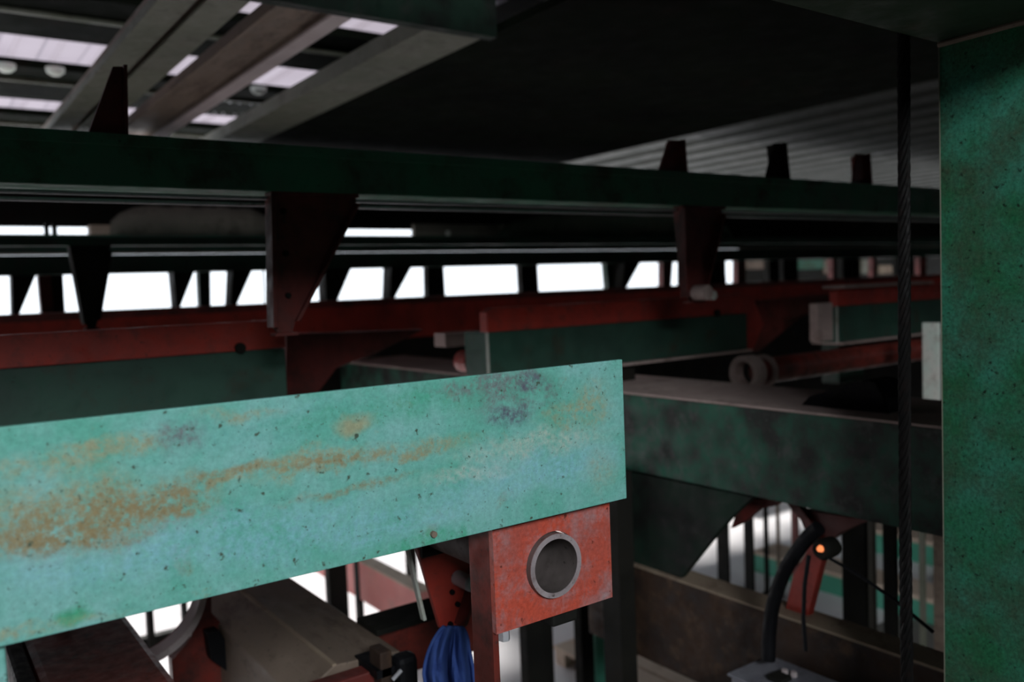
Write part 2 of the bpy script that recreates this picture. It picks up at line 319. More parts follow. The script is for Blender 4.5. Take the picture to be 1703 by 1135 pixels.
# red fins standing on the beam
for i, (pts, lb) in enumerate(((((148,206),(206,206),(205,108),(190,108)), 'dark red tapered fin standing on the upper beam at far left'),
    (((1102,276),(1140,278),(1136,232),(1119,232)), 'dark red fin on the upper beam in front of the corrugated decking'),
    (((1280,292),(1311,292),(1305,237),(1294,237)), 'black fin on the upper beam, middle of the three at right'),
    (((1424,302),(1448,303),(1445,256),(1430,255)), 'small dull red fin on the upper beam, next to the wire rope'))):
    P = poly(1, 2.2, pts); P[0] = (P[0][0], .399); P[1] = (P[1][0], .399)
    f = thing('fin', lb, 'fin', (P[0][0], 2.22, .399), 'fins on the upper beam')
    MB().prism(1, P, 2.215, 2.227).build('gusset', DRED if i != 2 else DARK, f, .001)
    MB().prism(1, [P[1], (P[1][0]+.008, P[1][1]), (P[2][0]+.008, P[2][1]), P[2]], 2.195, 2.29).build('flange', DRED if i != 2 else DARK, f)
# hanging brackets under the beam
def hanger(y, top, tip, zt, lb, m1=DRED, m2=DRED, w=.10, grp='brackets hanging under the upper beam', bolt=True, rim=None, skew=0.0):
    # top=(x0,x1), tip=(x0,x1,z)
    t = thing('hanging_bracket', lb, 'bracket', (top[0], y, zt), grp)
    x0, x1 = top; a0, a1, z = tip
    MB().prism(1, [(x0,zt),(x1,zt),(x1,zt-.025),(a1,z+.03),(a1-.01,z),(a0+.012,z),(a0,z+.02)], y+w*.4, y+w*.4+.012).build('web', m1, t, .001)
    MB().prism(1, [(x0-.006,zt),(x0+.006,zt),(a0+.006,z+.015),(a0-.006,z+.015)], y, y+w).build('flange', rim or m2, t, .001)
    MB().prism(1, [(x1-.004,zt-.025),(x1+.006,zt-.025),(a1+.006,z+.03),(a1-.004,z+.03)], y, y+w).build('flange', m2, t, .001)
    B(x0, x1, y, y+w, zt-.01, zt).build('top_plate', m1, t)
    B(a0, a1, y+w*.1, y+w*.9, z-.008, z).build('foot_plate', m2, t)
    if bolt:
        for k in range(3):
            zz = zt-.05-k*(zt-z)*.3; xx = x0+.03
            MB().tube([(xx, y+w*.4+.001, zz), (xx, y+w*.4-.010, zz)], .008, 6).build('bolt', DARK, t)
    return t
hanger(2.2, (.826,1.07), (.812,.875,-.095), .277, 'large dark red tapered bracket hanging from the upper beam at left centre', DRED, DRED, .05)
tb = hanger(2.2, (2.37,2.60), (2.40,2.48,-.075), .277, 'slimmer dark red hanging bracket above the right red capped box', DRED, DRED, .05)
B(2.365, 2.45, 2.19, 2.2, -.04, .27).build('face_plate', DRED, tb, .001)
c = W(1160, 487, 1, 2.18); m_ = MB(); m_.tube([(c.x, 2.19, c.z), (c.x, 2.13, c.z)], .028, 16)
t = thing('pivot_pin', 'pinkish pin with a pale nut at the foot of the right hanging bracket', 'pin', (c.x, 2.2, c.z-.03))
m_.build('pin', DUST, t, smooth=True); MB().tube([(c.x+.045, 2.19, c.z-.01), (c.x+.045, 2.14, c.z-.012)], .018, 6).build('nut', PALE, t)

# ------------------------------------------------------------------ third beam, header and the bright window row (y = 5.2)
t = thing('rear_beam', 'long black green beam behind, just over the bright openings', 'beam', (4, 5.2, .275))
MB().prism(0, [(5.2,.285),(5.3,.285),(5.3,.292),(5.21,.292),(5.21,.378),(5.3,.378),(5.3,.385),(5.2,.385)], -3.9, 11.9).build('channel', DGREEN, t)
B(-3.9, 11.9, 5.17, 5.2, .275, .285).build('edge_strip', GREYD, t)
B(-3.9, 11.9, 5.23, 5.33, .17, .275).build('lower_rail', DGREEN, t)
B(-3.9, 11.9, 5.301, 5.62, .378, .385).build('top_plate', DGREEN, t)
REAR = t
t = RRAIL = thing('red_rail', 'long dark red rail forming the sill of the bright openings', 'rail', (4, 5.0, -.40))
B(-3.9, 11.9, 5.0, 5.06, -.30, -.075).build('web', RED, t); B(-3.9, 11.9, 5.02, 5.06, -.80, -.30).build('dark_filler', DARK, t); B(4.55, 11.9, 5.03, 5.06, -1.75, -.80).build('lower_dark_filler', DARK, t); B(-3.9, 11.9, 4.97, 5.34, -.075, -.034).build('top_flange', DRED, t)  # dark sheets added below the rail to cover the bright ground
# eave fascia closing the wall above the slot
struct(B(-3.9, 4.4, 5.6, 5.64, .46, .96).build('trim_2', DARK))
struct(B(4.4, 22, 5.6, 5.64, .50, .96).build('trim_3', DARK))
ZT, ZB = .20, -.034
def wpost(a, lb, m=DARK, dy=.06, y=5.34):      # upright between openings: pixel x top-left, top-right, bottom-left, bottom-right
    P = []
    for px, py in ((a[0],447),(a[1],447),(a[3],500),(a[2],500)):
        v = W(px, py, 1, y); P.append(v.x)
    # extrapolated to rail heights
    t = MB().prism(1, [(P[0],.20),(P[1],.20),(P[2],-.036),(P[3],-.036)], y, y+dy).build('window_post', m, None)
    return tag(t, lb, 'post', 'uprights between the bright openings')
wp = [((62,84,67,88),'reddish upright in the first bright opening from the left',DRED),((84,104,88,107),'black upright beside the reddish one at far left',DARK),
      ((330,350,332,350),'dark green upright between the thin bright triangle and the square opening',DGREEN),((711,738,712,741),'dark upright between the slanted and the long opening',DARK),
      ((866,894,869,897),'purplish dark upright between the two long openings',DARK),((1008,1026,1012,1024),'narrow dark upright at the right end of the long opening',DGREEN),
      ((1103,1120,1103,1117),'dark red upright near the right hanging bracket',DRED),((1135,1207,1135,1209),'wide dark upright behind the right hanging bracket',DARK),((1227,1241,1227,1241),'rust red upright at the right end of the daylight',DRED)]
for a, lb, m in wp: wpost(a, lb, m)
for a, lb in (((24,62,25,33),'black slanted bracket in the first opening at far left'),((293,328,298,304),'black slanted bracket left of the square opening'),
              ((392,425,389,399),'dark slanted bracket right of the square opening'),((545,591,548,568),'dark slanted bracket right of the big hanging bracket'),
              ((656,692,654,664),'dark slanted bracket splitting the bright opening at centre'),((1044,1074,1041,1051),'dark slanted bracket between the two small openings')):
    P = [W(px, py, 1, 5.18).x for px, py in ((a[0],447),(a[1],447),(a[3],500),(a[2],500))]
    t = thing('window_bracket', lb, 'bracket', (P[0], 5.18, .17), 'slanted brackets in the bright openings')
    MB().prism(1, [(P[0],.175),(P[1],.175),(P[2],-.034),(P[3],-.034)], 5.24, 5.255).build('web', DARK, t)
    MB().prism(1, [(P[0]-.012,.175),(P[0],.175),(P[3],-.034),(P[3]-.012,-.034)], 5.2, 5.32).build('flange', DARK, t)
tag(MB().tube([(W(439,470,1,5.7).x,5.7,.3),(W(439,470,1,5.7).x,5.7,GZ)], .007, 8).build('thin_rod', PALE), 'thin yellowish rod crossing the bright opening beside the big bracket', 'rod')
t = hanger(4.0, (W(120,430,1,4.0).x, W(186,430,1,4.0).x), (W(143,540,1,4).x, W(166,540,1,4).x, W(160,545,1,4).z), .25, 'black hanging bracket reaching below the openings at left', DARK, DARK, .08, bolt=False)
t = thing('middle_rail', 'thin black rail carrying the left black bracket', 'rail', (1, 4.0, .25))
B(-3.9, 11.9, 4.0, 4.07, .25, .285).build('rail', DGREEN, t)
# small far uprights and the dim things past them on the right
for i, (a, b, m, lb) in enumerate(((1279,1296,DARK,'dark far upright, first right of the daylight'),(1303,1327,DARK,'broad dark far upright before the green strip'),(1385,1392,DRED,'thin dull red far upright right of the green strip'),
    (1402,1430,DARK,'dark far upright left of the pale patch'),(1452,1458,DRED,'thin red far upright right of the pale patch'),(1492,1520,DARK,'dark far upright behind the wire rope'),(1530,1541,DRED,'dull red far upright left of the column'))):
    xa, xb = W(a, 448, 1, 5.34).x, W(b, 448, 1, 5.34).x
    tag(B(xa, xb, 5.34, 5.40, -.036, .20).build('far_upright', m), lb, 'post', 'far uprights at the right')
t = thing('rear_screen', 'dark screen wall far behind with small grey, green and tan panels', 'screen', (12, 9.0, -.3))
B(11.0, 30, 9.0, 9.06, -.3, .75).build('boarding', DARK, t)
for x in (11.1, 14, 18, 22, 29): B(x, x+.1, 9.06, 9.16, GZ, .7).build('post', DARK, t)
for p0, p1, m in (((1241,434),(1280,447),BROWN),((1328,433),(1371,447),COLG),((1371,433),(1386,455),BROWN),((1433,432),(1452,455),OLIVE),((1462,442),(1488,455),TAN)):
    B(*PB(8.97, p0, p1, .03)).build('panel', m, t)
# canvas bundles lying on the rear beam
def lump(x0, x1, y, z0, h, m, lb, seedv):
    rnd = random.Random(seedv); pts = []; rr = []
    n = 26
    for i in range(n+1):
        t_ = i/n; e = min(1, math.sqrt(max(0, 1-(max(0, .22-t_)/.22)**2)))*min(1, math.sqrt(max(0, 1-(max(0, t_-.80)/.20)**2)))
        pts.append((x0+(x1-x0)*t_, y, z0+h*.5*max(.12,e))); rr.append(h*.5*max(.12, e)*(1+.06*rnd.uniform(-1,1)))
    return tag(MB().tube(pts, rr, 20).build('canvas_bundle', m, smooth=True), lb, 'bundle', None)
lump(W(195,385,1,5.26).x, W(470,385,1,5.26).x, 5.43, .386, .185, GREYD, 'rounded grey canvas bundle lying on the rear beam at left', 1)
lump(W(850,385,1,5.26).x, W(1240,385,1,5.26).x, 5.43, .386, .19, TARP, 'long rounded grey green bundle on the rear beam right of centre', 2)
c = W(745,380,1,5.3); MB().tube([(c.x,5.3,.385),(c.x,5.3,.40),(c.x,5.3,.43)],.018,12).build('bolt_head', PALE, REAR)
for (a, b) in ((75,76),(88,95)):
    c = W(a, 380, 1, 5.45); d = W(b, 380, 1, 5.45)
    B(c.x, max(d.x,c.x+.02), 5.45, 5.5, .385, .47).build('slot_block', DARK, REAR)
a = PB(5.5, (150,374),(192,389), .1); tag(B(a[0],a[1],a[2],a[3],.385,a[5]).build('timber_block', PLANK), 'small tan timber block at the end of the bright slot', 'block')
B(W(700,380,1,5.45).x, W(858,380,1,5.45).x, 5.55, 5.59, .385, .50).build('slot_board', GREYD, REAR)
B(W(440,380,1,5.45).x, W(568,380,1,5.45).x, 5.55, 5.59, .385, .50).build('slot_board', DARK, REAR)
B(W(1200,380,1,5.45).x, 11.9, 5.55, 5.59, .385, .52).build('slot_board', DARK, REAR)

# ------------------------------------------------------------------ red capped green boxes (y = 2.6)
def capped(x0, x1, lb, zb=-.33, bolts=(), extra=False):
    t = thing('capped_guide_box', lb, 'guide box', ((x0+x1)/2, 2.6, zb), 'red capped green guide boxes')
    MB().prism(1, [(x0,-.158),(x1,-.158),(x1,-.085),(x1-.03,-.070),(x0+.03,-.070),(x0,-.085)], 2.592, 2.64).build('red_cap', RED, t, .003)
    B(x0, x1, 2.60, 2.75, zb, -.16).build('body', GREEN, t, .003)
    B(x0-.004, x0+.008, 2.597, 2.60, zb, -.16).build('end_strip', PALE, t)
    B(x0, x1, 2.57, 2.75, zb-.01, zb).build('bottom_flange', DUST, t, .001)
    for bx_ in bolts:
        MB().tube([(bx_, 2.592, -.148), (bx_, 2.578, -.148)], .016, 12).build('bolt', DARK, t)
    return t
capped(-1.2, .985, 'dark green box with a red cap at left, cut by the frame', -.42, (.84,))
t2 = capped(1.745, 3.20, 'dark green box with a red cap, right of centre', -.325, (2.98,))
t3 = t = capped(3.90, 6.2, 'grey green box with a red cap, farthest right behind the wire rope', -.345)
B(3.9, 4.75, 2.55, 2.68, -.068, -.052).build('dusty_cover', DUST, t)
a = PB(2.55, (1360,505), (1386,566), .05); B(*a).build('end_block', DUST, t3, .004)
t = MB().prism(1, poly(1, 2.7, ((1238,492),(1252,494),(1270,540),(1251,585),(1238,585))), 2.7, 2.78).build('end_gusset', RED, t2, .002)
B(2.25, 2.5, 2.62, 2.74, -.404, -.335).build('packer', DARK, t2)
MB().prism(1, poly(1, 3.2, ((476,556),(705,548),(625,588),(560,612),(528,655),(476,665))), 3.2, 3.24).build('gusset', DRED, RRAIL, .002)
MB().prism(1, poly(1, 2.9, ((1250,520),(1262,500),(1395,488),(1395,500),(1330,530),(1262,585),(1250,585))), 2.9, 2.93).build('brace', DRED, RRAIL, .002)
a = PB(3.4, (740,555), (800,573), .1); B(*a).build('spacer_block', DUST, RRAIL, .003)
c = W(787,602,1,2.9); MB().tube([(c.x, 2.98, c.z), (c.x, 2.9, c.z), (c.x,2.88,c.z)], [.045,.045,.02], 14).build('plug', RED, t2, smooth=True)

# ------------------------------------------------------------------ cross beam, gusset plates, brown beam (running away to the left)
t = thing('cross_beam', 'big dark green beam with a dusty top coloured as lit, running away behind the teal beam', 'beam', (2.4, 2, -.70))
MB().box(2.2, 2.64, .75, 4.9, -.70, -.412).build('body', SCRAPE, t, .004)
B(2.195, 2.645, .75, 4.9, -.412, -.404).build('dusty_lit_top', DUST, t, .001)
P = [(1000,792),(1046,785),(1252,827),(1240,838),(1215,862),(1190,890),(1160,928),(1125,972),(1040,952),(1000,945)]
t = MB().prism(0, poly(0, 2.215, P), 2.215, 2.24).build('web_gusset', GUSS, None, .002); tag(t, 'dark green gusset plate with a slanted edge under the cross beam', 'gusset')
t = thing('brown_beam', 'rusty brown beam with a dusty tan top coloured as lit, low at the right', 'beam', (2.25, 1.8, -1.41))
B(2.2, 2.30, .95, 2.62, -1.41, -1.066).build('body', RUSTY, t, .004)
B(2.197, 2.303, .95, 2.62, -1.066, -1.058).build('dusty_lit_top', TAN, t)  # brown beam's top also coloured paler, as if lit
P = ((1322,846),(1446,866),(1403,885),(1372,905),(1356,900),(1341,888))
t = MB().prism(0, poly(0, 2.35, P), 2.35, 2.38).build('arched_bracket', DRED, None, .002); tag(t, 'dark red arched bracket below the cross beam at right', 'bracket')
P = ((1236,828),(1304,832),(1285,843),(1262,846),(1238,868),(1215,880),(1225,850))
t = MB().prism(0, poly(0, 2.30, P), 2.30, 2.33).build('arched_bracket', DRED, None, .002); tag(t, 'small dark red arched plate at the tip of the green gusset', 'bracket')
P = ((1304,832),(1330,844),(1348,868),(1362,905),(1347,905),(1338,872),(1318,850))
t = MB().prism(0, poly(0, 2.33, P), 2.33, 2.36).build('arched_rib', DRED, None, .002); tag(t, 'curved dark red rib round the right of the bright arch', 'rib')
P = ((1348,905),(1372,912),(1340,1040),(1297,1055),(1318,960))
t = MB().prism(0, poly(0, 2.25, P), 2.25, 2.28).build('red_stay', RED, None, .002); tag(t, 'red stay plate behind the curved black hose', 'stay')
pts = []
for px, py in ((1362,878),(1345,893),(1325,918),(1305,950),(1292,985),(1283,1020),(1279,1060),(1278,1098)):
    pts.append(W(px, py, 0, 2.08))
def smooth_path(p, n=6):
    o = []
    for i in range(len(p)-1):
        a = p[max(i-1,0)]; b = p[i]; c = p[i+1]; d = p[min(i+2,len(p)-1)]
        for k in range(n):
            t_ = k/n; o.append(.5*((2*b)+(c-a)*t_+(2*a-5*b+4*c-d)*t_*t_+(3*b-a-3*c+d)*t_**3))
    return o+[p[-1]]
tag(MB().tube(smooth_path(pts), .021, 14).build('rubber_hose', BLACK, smooth=True), 'thick black rubber hose curving down to the grey box', 'hose')
c = W(1367,915,0,2.05); t = thing('amber_spot', 'small glowing amber spot in a dark housing beside the hose top', 'glow_spot', (c.x, c.y, c.z-.03))  # glowing amber disc in a dark housing
m_ = MB().tube([(c.x+.05,c.y,c.z),(c.x,c.y,c.z),(c.x-.01,c.y,c.z)], [.028,.030,.024], 18); m_.build('housing', DARK, t, smooth=True)
cc = W(1366,914,0,2.032); MB().tube([(cc.x+.003,cc.y+.004,cc.z),(cc.x-.006,cc.y+.004,cc.z)], [.010,.007], 14).build('lens', AMBER, t, smooth=True)
tag(MB().tube([W(1378,928,0,2.0), W(1430,958,0,1.99), W(1490,1000,0,1.98), W(1552,1052,0,1.97)], .0045, 8).build('stay_wire', BLACK), 'thin taut black wire from the amber spot down to the column', 'wire')
tag(MB().tube([W(1345,925,0,2.0), W(1338,975,0,2.0), W(1336,1030,0,2.0), W(1340,1083,0,2.0)], .006, 8).build('hanging_cable', BLACK), 'thin dark cable hanging beside the hose onto the grey box', 'cable')
# grey metal box
BOXM   = paint('weathered_zinc', (.16,.16,.19), (.21,.21,.24), stain=(.10,.09,.10), stain_amt=.4, dots=.3, rough=.5, scale=10)
t = thing('metal_box', 'grey galvanised metal box at the bottom right of centre', 'box', (2.1, 1.5, -1.45))
B(1.98, 2.17, .95, 1.70, -1.42, -1.20).build('body', BOXM, t, .006); B(1.975, 2.175, .94, 1.71, -1.20, -1.192).build('lid', BOXM, t, .002)
for px, py in ((1305,1118),(1320,1122),(1450,1128)):
    c = W(px, py, 2, -1.185); MB().tube([(c.x,c.y,-1.192),(c.x,c.y,-1.178)], .010, 6).build('screw', LILAC, t)
c = W(1300,1128,2,-1.185); B(c.x-.03, c.x+.02, c.y-.02, c.y+.03, -1.192, -1.178).build('latch', DARK, t)
# red pipe lying behind the cross beam top
t = thing('red_pipe', 'red pipe with a pale collar lying above the cross beam', 'pipe', (3.2, 2.4, -.45))
a, b = W(1262,625,1,2.35), W(1530,650,1,2.35)
zc = -.395; MB().tube([(a.x, 2.35, zc), (6.2, 2.35, zc)], .055, 24).build('pipe', MRED, t, smooth=True)
MB().pipe(0, (2.35, zc), a.x-.10, a.x-.04, .075, .05).build('collar', DUST, t, smooth=True); MB().pipe(0, (2.35, zc), a.x+.02, a.x+.04, .07, .05).build('collar', DUST, t, smooth=True)
t = MB().prism(0, poly(0, 2.3, ((1318,690),(1345,660),(1410,640),(1440,631),(1456,636),(1470,662),(1478,700))), 2.3, 2.42).build('rubber_flap', BLACK, None, .003)
tag(t, 'black peaked cover lying across the cross beam near the wire rope', 'cover')
a = PB(3.0, (1395,566),(1437,632), .12); B(a[0],a[1],a[2],a[3],a[4],-.35).build('pedestal', DGREEN, t3, .004)

# ------------------------------------------------------------------ dark lower uprights and yard pieces
t = B(2.12, 2.20, 2.34, 2.44, GZ, -.70).build('dark_post', DARK, None, .003); tag(t, 'tall black square post right of the orange bracket with the pipe', 'post')
stan = [(246,257,5.065,DARK,'thin dark stanchion at far left under the teal beam'),(306,314,5.065,DARK,'thin dark stanchion beside the pale ring'),
        (549,580,4.4,DARK,'broad black stanchion right of the brown box beam'),(598,605,4.4,DARK,'thin black stanchion next to the broad one'),
        (685,697,4.4,DARK,'thin dark stanchion left of the red tapered bracket'),(873,918,3.2,DARK,'broad dark green stanchion below the orange bracket'),
        (965,985,3.2,DARK,'narrow dark stanchion below the orange bracket, left of the green one'),(990,1008,3.2,YGREEN,'narrow green stanchion below the orange bracket'),
        ]
stanx = [(1193,1212,4.7,DARK,'dark stanchion at the left of the bright arch'),(1238,1253,4.7,DARK,'black stanchion through the bright arch'),
        (1271,1277,4.8,DARK,'thin dark stanchion in the middle of the arch'),(1292,1296,4.8,BROWN,'very thin brownish stanchion in the arch'),(1317,1328,4.7,DRED,'dark red stanchion at the right of the arch'),
        (1400,1440,3.3,DARK,'broad dark stanchion right of the amber spot'),(1443,1454,3.4,GREYD,'grey stanchion close to the broad dark one'),(1468,1490,3.3,DARK,'dark stanchion just left of the wire rope'),
        (1528,1537,3.9,OLIVE,'slender olive stanchion between the wire rope and the column')]
for a, b, x, m, lb in stanx:
    ya, yb = W(b, 960, 0, x).y, W(a, 960, 0, x).y; zt_ = -1.2 if x > 4 else -.85
    t = thing('stanchion', lb, 'post', (x, (ya+yb)/2, GZ), 'stanchions under the structure')
    B(x, x+.02, ya, yb, GZ+.012, zt_).build('shaft', m, t, .003); B(x-.02, x+.04, ya-.004, yb+.004, GZ, GZ+.012).build('foot_plate', m, t)
for a, b, y, m, lb in stan:
    py = 1000 if a > 500 else 1040
    xa, xb = W(a, py, 1, y).x, W(b, py, 1, y).x
    ztop = -.31 if y > 4.8 else -.72
    t = thing('stanchion', lb, 'post', ((xa+xb)/2, y, GZ), 'stanchions under the structure')
    B(xa, xb, y, y+.06, GZ+.012, ztop).build('shaft', m, t, .003); B(xa-.002, xb+.002, y-.03, y+.09, GZ, GZ+.012).build('foot_plate', m, t)
for y, z0, z1, x0, x1, m, lb in ((5.13, W(275,1076,1,5.13).z, W(275,1054,1,5.13).z, .7, W(314,1060,1,5.13).x, DARK, 'low dark rail between the two thin stanchions at far left'),(3.26,-1.56,-1.50,2.4,3.25,BROWN,'low brown rail tying the stanchions below the orange bracket')):
    tag(B(x0, x1, y, y+.06, z0, z1).build('low_rail', m, None, .003), lb, 'rail', 'low rails between stanchions')
# sunlit beams and stacks outside
x = W(645,960,2,-1.5).x
t = thing('yard_beam', 'sunlit pinkish red beam outside, seen below the teal beam', 'beam', (x, 4.5, -1.75))
B(x, x+.07, 3.72, 6.5, -1.72, -1.5).build('web', PINK, t); B(x-.004, x+.08, 3.72, 6.5, -1.5, -1.49).build('top', PLANK, t)
for i in range(2): B(x, x+.07, 3.9+i*2, 4.0+i*2, GZ, -1.72).build('leg', DARK, t)
def stack(x0, x1, y0, y1, layers, lb):
    t = thing('beam_stack', lb, 'stack', ((x0+x1)/2, y0, GZ), 'stacks lying in the yard'); z = GZ
    for h, m, nm in layers: B(x0, x1, y0, y1, z, z+h).build(nm, m, t, .004); z += h
    return t
stack(5.12, 5.4, 1.4, 4.15, ((.13,YGREEN,'green_beam'),(.03,PLANK,'timber_batten')), 'green beam with a tan top lying in the yard right of the amber spot')
stack(6.16, 6.5, 1.4, 3.95, ((.15,YGREEN,'green_beam'),(.035,PLANK,'timber_batten')), 'farther green beam with a tan top beside the column')
stack(5.6, 5.75, 2.7, 2.95, ((.12,DARK,'dark_box'),(.06,DRED,'red_box')), 'small dark and red box on the ground between the two green beams')
stack(4.75, 5.2, 5.5, 6.1, ((.30,ORANGE,'orange_box'),(.34,YGREEN,'pale_green_box'),(.35,ORANGE,'orange_box')), 'orange and green stack seen through the bright arch')
stack(6.6, 7.4, 5.9, 6.6, ((.45,YGREEN,'green_box'),(.25,GREYD,'grey_box')), 'green stack deep in the bright arch')
t = thing('timber_pallet', 'pale timber pallet on the ground right of the orange bracket', 'pallet', (3.4, 2.9, GZ))
for i in range(7): B(3.0+i*.19, 3.17+i*.19, 2.4, 3.9, GZ+.08, GZ+.10).build('board', PLANK, t)
for yy in (2.45, 3.1, 3.8): B(3.0, 4.31, yy, yy+.08, GZ, GZ+.08).build('bearer', PLANK, t)

# ------------------------------------------------------------------ lower left machinery
t = thing('red_box_beam', 'wide dark red box beam running away at the bottom left', 'beam', (.31, 1.8, -1.05))
B(.195, .435, 1.15, 3.0, -1.05, -.80).build('body', MRED, t, .02); B(.155, .193, 1.15, 3.0, -1.05, -.79).build('shade_strip', BLACK, t, .01)  # black strip standing in for the shadow beside the red beam
# pale ring / pulley rim
c = W(228, 1000, 1, 2.35); t = thing('pulley', 'red pulley with a pale rim behind the red box beam', 'pulley', (c.x, 2.4, c.z-.2))
MB().pipe(1, (c.x, c.z), 2.35, 2.41, .178, .160, 64).build('rim', LILAC, t, smooth=True)
MB().pipe(1, (c.x, c.z), 2.41, 2.45, .19, .175, 64).build('flange', DRED, t, smooth=True)
P = ((337,1003),(352,990),(352,1020),(380,1050),(408,1120),(400,1160),(290,1160),(285,1098),(318,1060))
t = MB().prism(1, poly(1, 2.5, P), 2.5, 2.54).build('red_bearing_plate', MRED, None, .003); tag(t, 'red bearing plate right of the pale pulley rim', 'plate')
P = ((345,1055),(365,1050),(400,1105),(385,1122),(352,1100)); tag(MB().prism(1, poly(1, 2.44, P), 2.44, 2.49).build('bearing_block', BLACK, None, .003), 'black bearing block on the red plate', 'bearing')
t = thing('brown_box_beam', 'worn brown box beam running away at the bottom, left of centre', 'beam', (.84, 2.2, -1.2))
MB().prism(1, [(.70,-1.2),(.975,-1.2),(.975,-.90),(.80,-.885),(.70,-.94)], 1.90, 2.72).build('body', BROWN, t, .004)
B(.793, .803, 1.90, 2.72, -.888, -.882).build('weld_seam', TAN, t)
t = thing('cross_rail', 'dark topped red rail between the brown beam and the blue cloth', 'rail', (1.1, 2.1, -1.1))
B(.97, 1.32, 2.07, 2.12, -1.05, -.90).build('web', MRED, t); B(.97, 1.32, 2.02, 2.14, -.90, -.885).build('top', DARK, t)
t = thing('front_rail', 'dark front rail with an orange edge at the bottom', 'rail', (.7, 1.88, -1.05))
B(.50, .925, 1.84, 1.89, -1.05, -.90).build('bar', DRED, t, .004); MB().tube([(.62,1.83,-.965),(.905,1.83,-.945)], .008, 10).build('orange_strip', BRRED, t, smooth=True)
B(.86, .93, 1.80, 1.92, -.905, -.885).build('top_plate', BLACK, t)
a = PB(1.80, (632,1088), (655,1150), .06); t = thing('clamp', 'small dark clamp with a black knob at the bottom left of the blue cloth', 'clamp', (a[0], 1.8, a[4]))
B(*a).build('body', RUSTY, t, .004); b_ = PB(1.78, (663,1098), (700,1150), .05); B(*b_).build('black_knob', BLACK, t, .015)
c = W(660,1122,1,1.77); MB().tube([(c.x-.012,1.77,c.z-.01),(c.x+.012,1.77,c.z+.006)], .005, 8).build('chrome_pin', GALV, t)
# tapered red bracket near the cloth
t = thing('tapered_bracket', 'glossy red tapered bracket above the blue cloth', 'bracket', (.95, 1.6, -.75))
MB().prism(1, poly(1, 1.6, ((692,905),(826,868),(798,965),(778,1020),(768,1048),(745,1052),(733,1046))), 1.6, 1.615).build('web', RED, t, .002)
MB().prism(1, poly(1, 1.55, ((688,905),(692,903),(724,1040),(719,1042))), 1.585, 1.60).build('flange', PALE, t, .001)
MB().prism(1, poly(1, 1.56, ((800,960),(806,955),(778,1040),(771,1046))), 1.56, 1.66).build('flange', DRED, t, .001)
for px, py in ((751,985),(748,1038),(760,1005)):
    c = W(px, py, 1, 1.6); MB().tube([(c.x,1.601,c.z),(c.x,1.594,c.z)], .006, 10).build('bolt', BLACK, t)
c = W(786,973,1,1.54); MB().tube([(c.x,1.60,c.z),(c.x,1.545,c.z),(c.x,1.54,c.z)], [.017,.017,.012], 20).build('grey_boss', GALV, t, smooth=True)
tag(B(.5, 1.12, 1.60, 1.70, -.52, -.40).build('lower_beam', DGREEN, None, .003), 'short dark beam tucked under the teal beam, holding the red tapered bracket', 'beam')
# blue cloth: a folded rag hanging from the bracket tip
def cloth():
    mb = MB(); y = 1.56; nu, nv = 40, 26; v = []
    top = (736, 772, 1040); 
    for j in range(nv):
        s = j/(nv-1); py = 1042 + s*125
        l = 738 - 34*min(1, s*1.6)**.7 - 4*math.sin(s*5); r = 768 + 22*min(1, s*1.8)**.7 + 2*math.sin(s*7+1)
        for i in range(nu):
            u = i/(nu-1); px = l+(r-l)*u
            d = .020*math.sin(u*14+1.5*s)*min(1, s*2+.15) + .010*math.sin(u*29+2-3*s)*min(1, s*2)
            if .45 < u < .58: d += .03*min(1, s*2)
            v.append(tuple(W(px, py, 1, y+d)))
    f = [(j*nu+i, j*nu+i+1, (j+1)*nu+i+1, (j+1)*nu+i) for j in range(nv-1) for i in range(nu-1)]
    mb.add(v, f); o = mb.build('blue_cloth', BLUE, None, 0, True)
    m = o.modifiers.new('solid', 'SOLIDIFY'); m.thickness = .006; m.offset = 0
    return o
tag(cloth(), 'folded blue cloth hanging from the tip of the red tapered bracket', 'cloth')

# ------------------------------------------------------------------ orange-red bracket with the pipe
t = thing('pipe_bracket', 'orange red square bracket with an open pipe end, under the teal beam end', 'bracket', (.9, 1.15, -.58))
cx_, cz_ = .890, -.4765; x0, x1, z0, z1 = .768, 1.024, -.568, -.37
# plate with a round hole
def holed(mb, x0, x1, z0, z1, y0, y1, cx, cz, r, seg=48):
    ang = [2*math.pi*k/seg for k in range(seg)]; v = []
    def edge(a):
        dx, dz = math.cos(a), math.sin(a); ts = []
        if dx > 1e-6: ts.append((x1-cx)/dx)
        if dx < -1e-6: ts.append((x0-cx)/dx)
        if dz > 1e-6: ts.append((z1-cz)/dz)
        if dz < -1e-6: ts.append((z0-cz)/dz)
        tt = min(ts); return (cx+dx*tt, cz+dz*tt)
    cor = [math.atan2(z-cz, x-cx) % (2*math.pi) for x in (x0, x1) for z in (z0, z1)]
    ang = sorted(ang+cor); n = len(ang)
    for y in (y0, y1):
        for a in ang: e = edge(a); v.append((e[0], y, e[1]))
        for a in ang: v.append((cx+r*math.cos(a), y, cz+r*math.sin(a)))
    f = []
    for k in range(n):
        j = (k+1) % n
        f += [(k, j, n+j, n+k), (2*n+k, 3*n+k, 3*n+j, 2*n+j), (k, 2*n+k, 2*n+j, j), (n+k, n+j, 3*n+j, 3*n+k)]
    return mb.add(v, f)
holed(MB(), x0, x1, z0, z1, 1.15, 1.162, cx_, cz_, .0565).build('front_plate', BRRED, t)
MB().pipe(1, (cx_-.002, cz_), 1.138, 1.50, .055, .0465, 64).build('pipe', PIPE, t, smooth=True); MB().pipe(1, (cx_-.002, cz_), 1.137, 1.1385, .0552, .0463, 64).build('pipe_rim', RIMM, t); B(cx_-.06, cx_+.06, 1.50, 1.51, cz_-.06, cz_+.06).build('end_plate', DARK, t)
